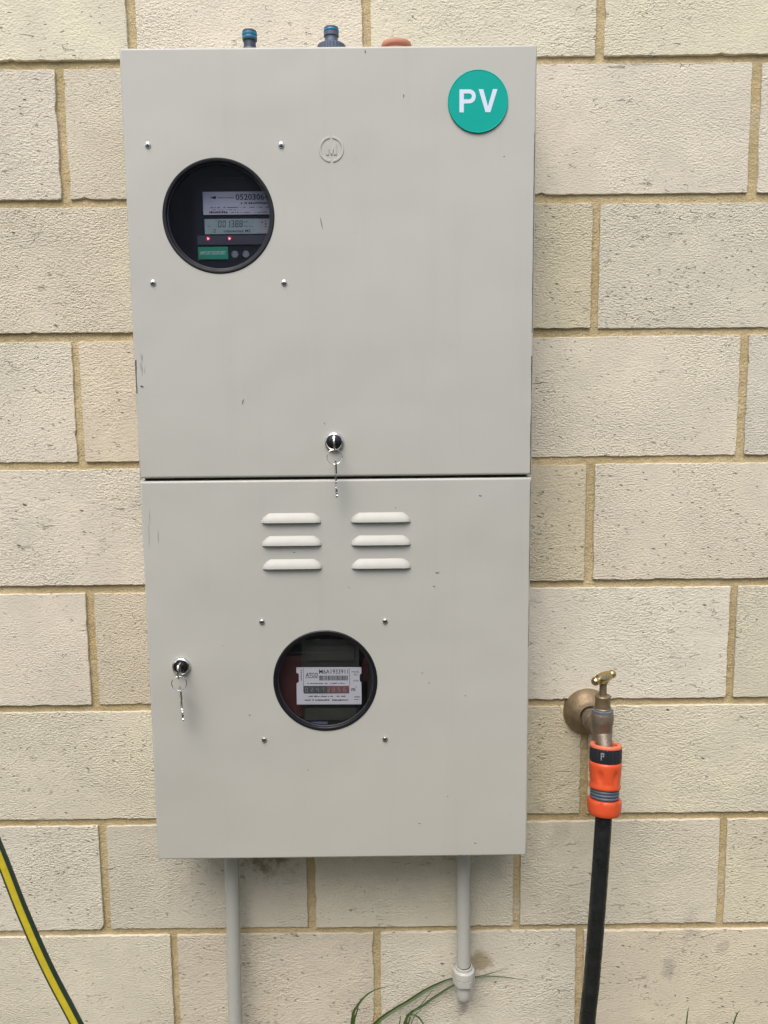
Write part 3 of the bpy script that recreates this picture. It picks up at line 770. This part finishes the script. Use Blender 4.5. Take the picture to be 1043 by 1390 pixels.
# ================================================================== TAP
tx_, ty_ = .6978, -.080
tap = thing('garden_tap', 'aged brass garden tap with T-handle on the wall right of the cabinet', 'tap', (tx_, 0, .771))
b = MB(); b.lathe([(.0335,-.003),(.0335,.0018),(.0322,.0055),(.0285,.0115),(.0235,.0165),(.0180,.0195),(.0150,.0205),(.0140,.0200)], (.6979,0,.7712), (0,-1,0), 48); part('wall_flange', b, M['brass'], tap)
b = MB(); b.lathe([(.0120,.010),(.0122,.0270),(.0146,.0275),(.0150,.0290),(.0150,.0400),(.0140,.0420),(.0116,.0430),(.0112,.075)], (.6979,0,.7712), (0,-1,0), 32); part('inlet', b, M['brassdull'], tap)
b = MB(); b.lathe([(.0105,.752),(.0125,.760),(.0134,.772),(.0134,.784),(.0142,.786),(.0146,.790),(.0146,.7985),(.0138,.8008),(.0100,.8010)], (tx_,ty_,0), n=32)
b.tube(smooth_path([(tx_, ty_+.002, .776), (tx_+.0002, ty_-.005, .768), (tx_+.0004, ty_-.0125, .758), (tx_+.0006, ty_-.0160, .752), (tx_+.0004, ty_-.0180, .744)], 6), [.0132, .0130, .0127, .0124, .0121, .0118, .0115, .0112, .0109, .0106, .0104, .0102, .0100, .0098, .0097, .0096, .0095, .0094, .0093, .0092, .0091, .0090, .0090, .0090, .0090], 24)
part('body', b, M['brassdull'], tap, sharp=40)
b = MB(); b.lathe([(.0142,.8012),(.0143,.8040),(.0122,.8046),(.0100,.8046)], (tx_,ty_,0), n=6); part('packing_ring', b, M['verdigris'], tap)
b = MB(); b.lathe([(.0112,.8040),(.0112,.8060),(.0102,.8070),(.0098,.8190),(.0102,.8205),(.0102,.8225),(.0094,.8235),(.0045,.8238)], (tx_,ty_,0), n=32); part('bonnet', b, M['brass'], tap)
b = MB(); b.lathe([(.0048,.822),(.0046,.842),(.0062,.844)], (tx_,ty_,0), n=24); part('spindle', b, M['brass'], tap)
ha = Vector((.78, .62, .06)).normalized(); hc = Vector((tx_+.0005, ty_, .8475))
b = MB(); b.lathe([(0.0000,-0.0231),(0.0035,-0.0220),(0.0055,-0.0196),(0.0058,-0.0175),(0.0050,-0.0148),(0.0035,-0.0129),(0.0039,-0.0119),(0.0065,-0.0104),(0.0072,-0.0062),(0.0077,0.0000),(0.0072,0.0062),(0.0065,0.0104),(0.0039,0.0119),(0.0035,0.0129),(0.0050,0.0148),(0.0058,0.0175),(0.0055,0.0196),(0.0035,0.0220),(0.0000,0.0231)], hc, ha, 28)
b.lathe([(.0056,.840),(.0068,.8430),(.0068,.8480),(.0050,.8530),(0,.8538)], (tx_+.0005,ty_,0), n=20)
part('handle', b, M['brassbright'], tap)

# tap adaptor: orange rim over a black ribbed collar; adaptor and connector lean out a little at the bottom
T = Vector((.6985, -.0965, .7635)); AX = Vector((.05, .17, .984)).normalized()
ta = thing('tap_adaptor', 'orange-rimmed black ribbed adaptor screwed onto the tap spout', 'hose fitting', T - AX*.02)
b = MB(); b.lathe([(.0180,-.0042),(.0198,-.0042),(.0204,-.0036),(.0204,-.0012),(.0198,-.0002),(.0180,0),(.0152,0),(.0146,-.0010),(.0146,-.0130),(0,-.0130)], T, AX, 48); part('rim', b, M['orangepale'], ta)
b = MB(); b.lathe([(.0180,-.0218),(.0196,-.0218),(.0203,-.0208),(.0206,-.0200),(.0206,-.0052),(.0202,-.0044),(.0150,-.0043)], T, AX, 120, rfun=lambda k, i, a: 1.0 - (.028 if (k in (2, 3, 4) and i % 4 < 2) else 0)); part('collar', b, M['blackplastic'], ta, sharp=25)
U = (Vector((1,0,0)) - AX*AX.x).normalized(); Wv = AX.cross(U)
mk = MB()
for a0, a1, z0, z1 in ((-122, -118.5, .0170, .0075), (-122, -110, .0095, .0075), (-113, -110, .0125, .0075), (-118, -110, .0125, .0112)):
    mk.add([T + (U*math.cos(R(a)) + Wv*math.sin(R(a)))*.0209 - AX*z for a, z in ((a0, z0), (a1, z0), (a1, z1), (a0, z1))], [(0,1,2,3)])
part('size_mark', mk, M['button'], ta, sharp=None)

# black hose with orange click connector
hose = thing('garden_hose', 'black rubber hose with orange connector hanging from the brass tap', 'hose', (T.x, T.y, 0))
e0 = T - AX*.082
b = MB(); b.tube(smooth_path([e0, (.6925, -.1140, .652), (.6874, -.1160, .548), (.6820, -.1160, .443), (.6775, -.1160, .379), (.672, -.120, .25), (.660, -.15, .10), (.650, -.26, .022), (.68, -.45, .013), (.90, -.62, .013), (1.3, -.66, .013), (1.9, -.5, .013)], 12), .0108, 28)
part('tube', b, M['hoseblack'], hose)
prof = [(.0150,-.0222),(.0196,-.0222),(.0206,-.0232),(.0209,-.0260)] + [(.0208-.0002*k, -.0285-.0026*k) for k in range(9)] + [(.0206,-.0530),(.0203,-.0552),(.0194,-.0562),(.0150,-.0562)]
def dimp(k, i, a):      # round finger dimples around the connector
    if 4 <= k <= 12:
        d = ((math.degrees(a) + 3) % 60); d = min(d, 60-d)/13.0; e = (k-8)/3.2
        return 1.0 - .10*max(0.0, 1 - d*d - e*e)**.6
    return 1.0
b = MB(); b.lathe(prof, T, AX, 120, rfun=dimp); con = part('connector', b, M['orange'], hose, sharp=60)
b = MB()
for z in (-.0590, -.0630, -.0670): b.lathe([(.0160,z-.0019),(.0182,z-.0015),(.0187,z),(.0182,z+.0015),(.0160,z+.0019)], T, AX, 48)
b.lathe([(.0158,-.0720),(.0158,-.0560)], T, AX, 32); part('grip_ring', b, M['greyring'], con)
b = MB(); b.lathe([(.0165,-.0700),(.0210,-.0700),(.0218,-.0712),(.0218,-.0760),(.0215,-.0840),(.0209,-.0880),(.0196,-.0898),(.0180,-.0902),(.0106,-.0902)], T, AX, 96, rfun=lambda k, i, a: 1.0 - (.03 if (k in (2, 3) and i % 16 in (0, 1, 2)) else 0)); part('hose_nut', b, M['orange'], con, sharp=40)

# ================================================================== YELLOW AND GREEN HOSE
yh = -.27
b = MB()
path = smooth_path([(-.52, -.45, .012), (-.46, -.34, .20), (-.36, -.28, .60), (-.24, -.26, .95), (-.125, -.262, .97), (-.058, -.268, .85), (-.0165, yh, .728), (.0062, yh, .652), (.0300, yh, .5830), (.0592, yh, .5125), (.110, -.275, .395), (.165, -.29, .24), (.215, -.34, .09), (.22, -.45, .014), (.10, -.60, .0105), (-.3, -.72, .0105), (-.9, -.75, .0105)], 10)
n_h = 36
def stripe(k):
    a = (k + .5)*360/n_h            # 0 deg faces -y (the viewer)
    a = (a + 180) % 360 - 180
    return 1 if -51 < a < 6 or a > 150 or a < -175 else 0
b.tube(path, .0064, n_h, mif=stripe)
single('garden_hose', b, [M['hosegreen'], M['hoseyellow']], 'dark green hose with a bright yellow stripe crossing the lower left corner', 'hose', sharp=40)

# ================================================================== WEEDS
def leaf_mb(pts, w0, fold=.25, w_end=.05):
    P = smooth_path(pts, 6); N = len(P); mb = MB()
    for i, p in enumerate(P):
        t = i/(N-1); w = .74*w0*(1-t**2.2)*(.55+.45*min(1, t*4)) + w0*w_end
        d = (P[min(i+1, N-1)] - P[max(i-1, 0)]).normalized()
        s_ = d.cross(Vector((0,-1,.25))).normalized()
        nrm = s_.cross(d)
        mb.v += [tuple(p + s_*w/2), tuple(p - nrm*w*fold), tuple(p - s_*w/2)]
    for i in range(N-1):
        a = i*3; mb.f += [[a, a+1, a+4, a+3], [a+1, a+2, a+5, a+4]]; mb.m += [0, 0]
    return mb
def weed(label, base, leaves):
    t = thing('grass_weed', label, 'weed', base, 'weeds at the foot of the wall')
    for pts, w in leaves: part('leaf', leaf_mb(pts, w), M['leaf'], t, sharp=None)
weed('long-leaved grass weed growing beside and behind the short conduit end', (.43, -.035, 0), [
    ([(.43,-.035,0), (.395,-.03,.17), (.3865,-.02,.2973-.16*.5), (.400,-.016,.3065), (.4467,-.012,.3381), (.488,-.012,.3612), (.5118,-.011,.3672), (.5443,-.010,.3690), (.5876,-.012,.3822)][:2] + [(.380,-.022,.285), (.4467,-.014,.3381), (.488,-.012,.3612), (.5118,-.010,.3668), (.5443,-.009,.3690), (.5876,-.010,.3824)], .0085),
    ([(.435,-.03,0), (.44,-.02,.18), (.4355,-.014,.2966), (.4629,-.012,.3260), (.5097,-.010,.3574), (.5443,-.009,.3680), (.5769,-.009,.3684), (.6203,-.010,.3620)], .0056),
    ([(.436,-.04,0), (.430,-.036,.20), (.4404,-.032,.3154), (.4600,-.032,.345), (.478,-.032,.3697)], .0030),
    ([(.44,-.05,0), (.455,-.05,.20), (.438,-.05,.325), (.4379,-.05,.3475)], .0035),
    ([(.43,-.05,0), (.420,-.05,.22), (.4330,-.05,.325), (.4480,-.05,.341), (.4609,-.05,.3276), (.468,-.05,.30)], .0050),
    ([(.44,-.05,0), (.432,-.05,.25), (.445,-.05,.332), (.4663,-.05,.3560)], .0026),
    ([(.43,-.05,0), (.418,-.05,.25), (.4270,-.05,.33), (.4294,-.05,.3420)], .0030),
    ([(.435,-.06,0), (.40,-.09,.16), (.37,-.13,.22), (.34,-.16,.20)], .0060)])
weed('curved dark grass blade at the bottom edge left of the other weeds', (.35, -.04, 0), [
    ([(.35,-.04,0), (.352,-.04,.2), (.3583,-.04,.3208), (.3672,-.04,.3497), (.3876,-.04,.3713), (.4226,-.04,.3824)], .0062),
    ([(.35,-.04,0), (.350,-.042,.2), (.3600,-.042,.3150), (.3660,-.042,.3420), (.3690,-.042,.3550)], .0052),
    ([(.35,-.04,0), (.33,-.06,.12), (.29,-.09,.18)], .0050)])
weed('upright grass tip at the bottom edge nearer to the black hose', (.832, -.05, 0), [
    ([(.832,-.05,0), (.833,-.05,.2), (.8376,-.05,.3224), (.8402,-.05,.3505)], .0046), ([(.832,-.05,0), (.86,-.07,.12), (.90,-.09,.16)], .0045)])
weed('slanting grass tip at the bottom edge in the right corner', (.872, -.05, 0), [
    ([(.872,-.05,0), (.884,-.05,.2), (.9053,-.05,.3214), (.9142,-.05,.3440)], .0050), ([(.872,-.05,0), (.85,-.08,.10), (.81,-.11,.14)], .0045)])
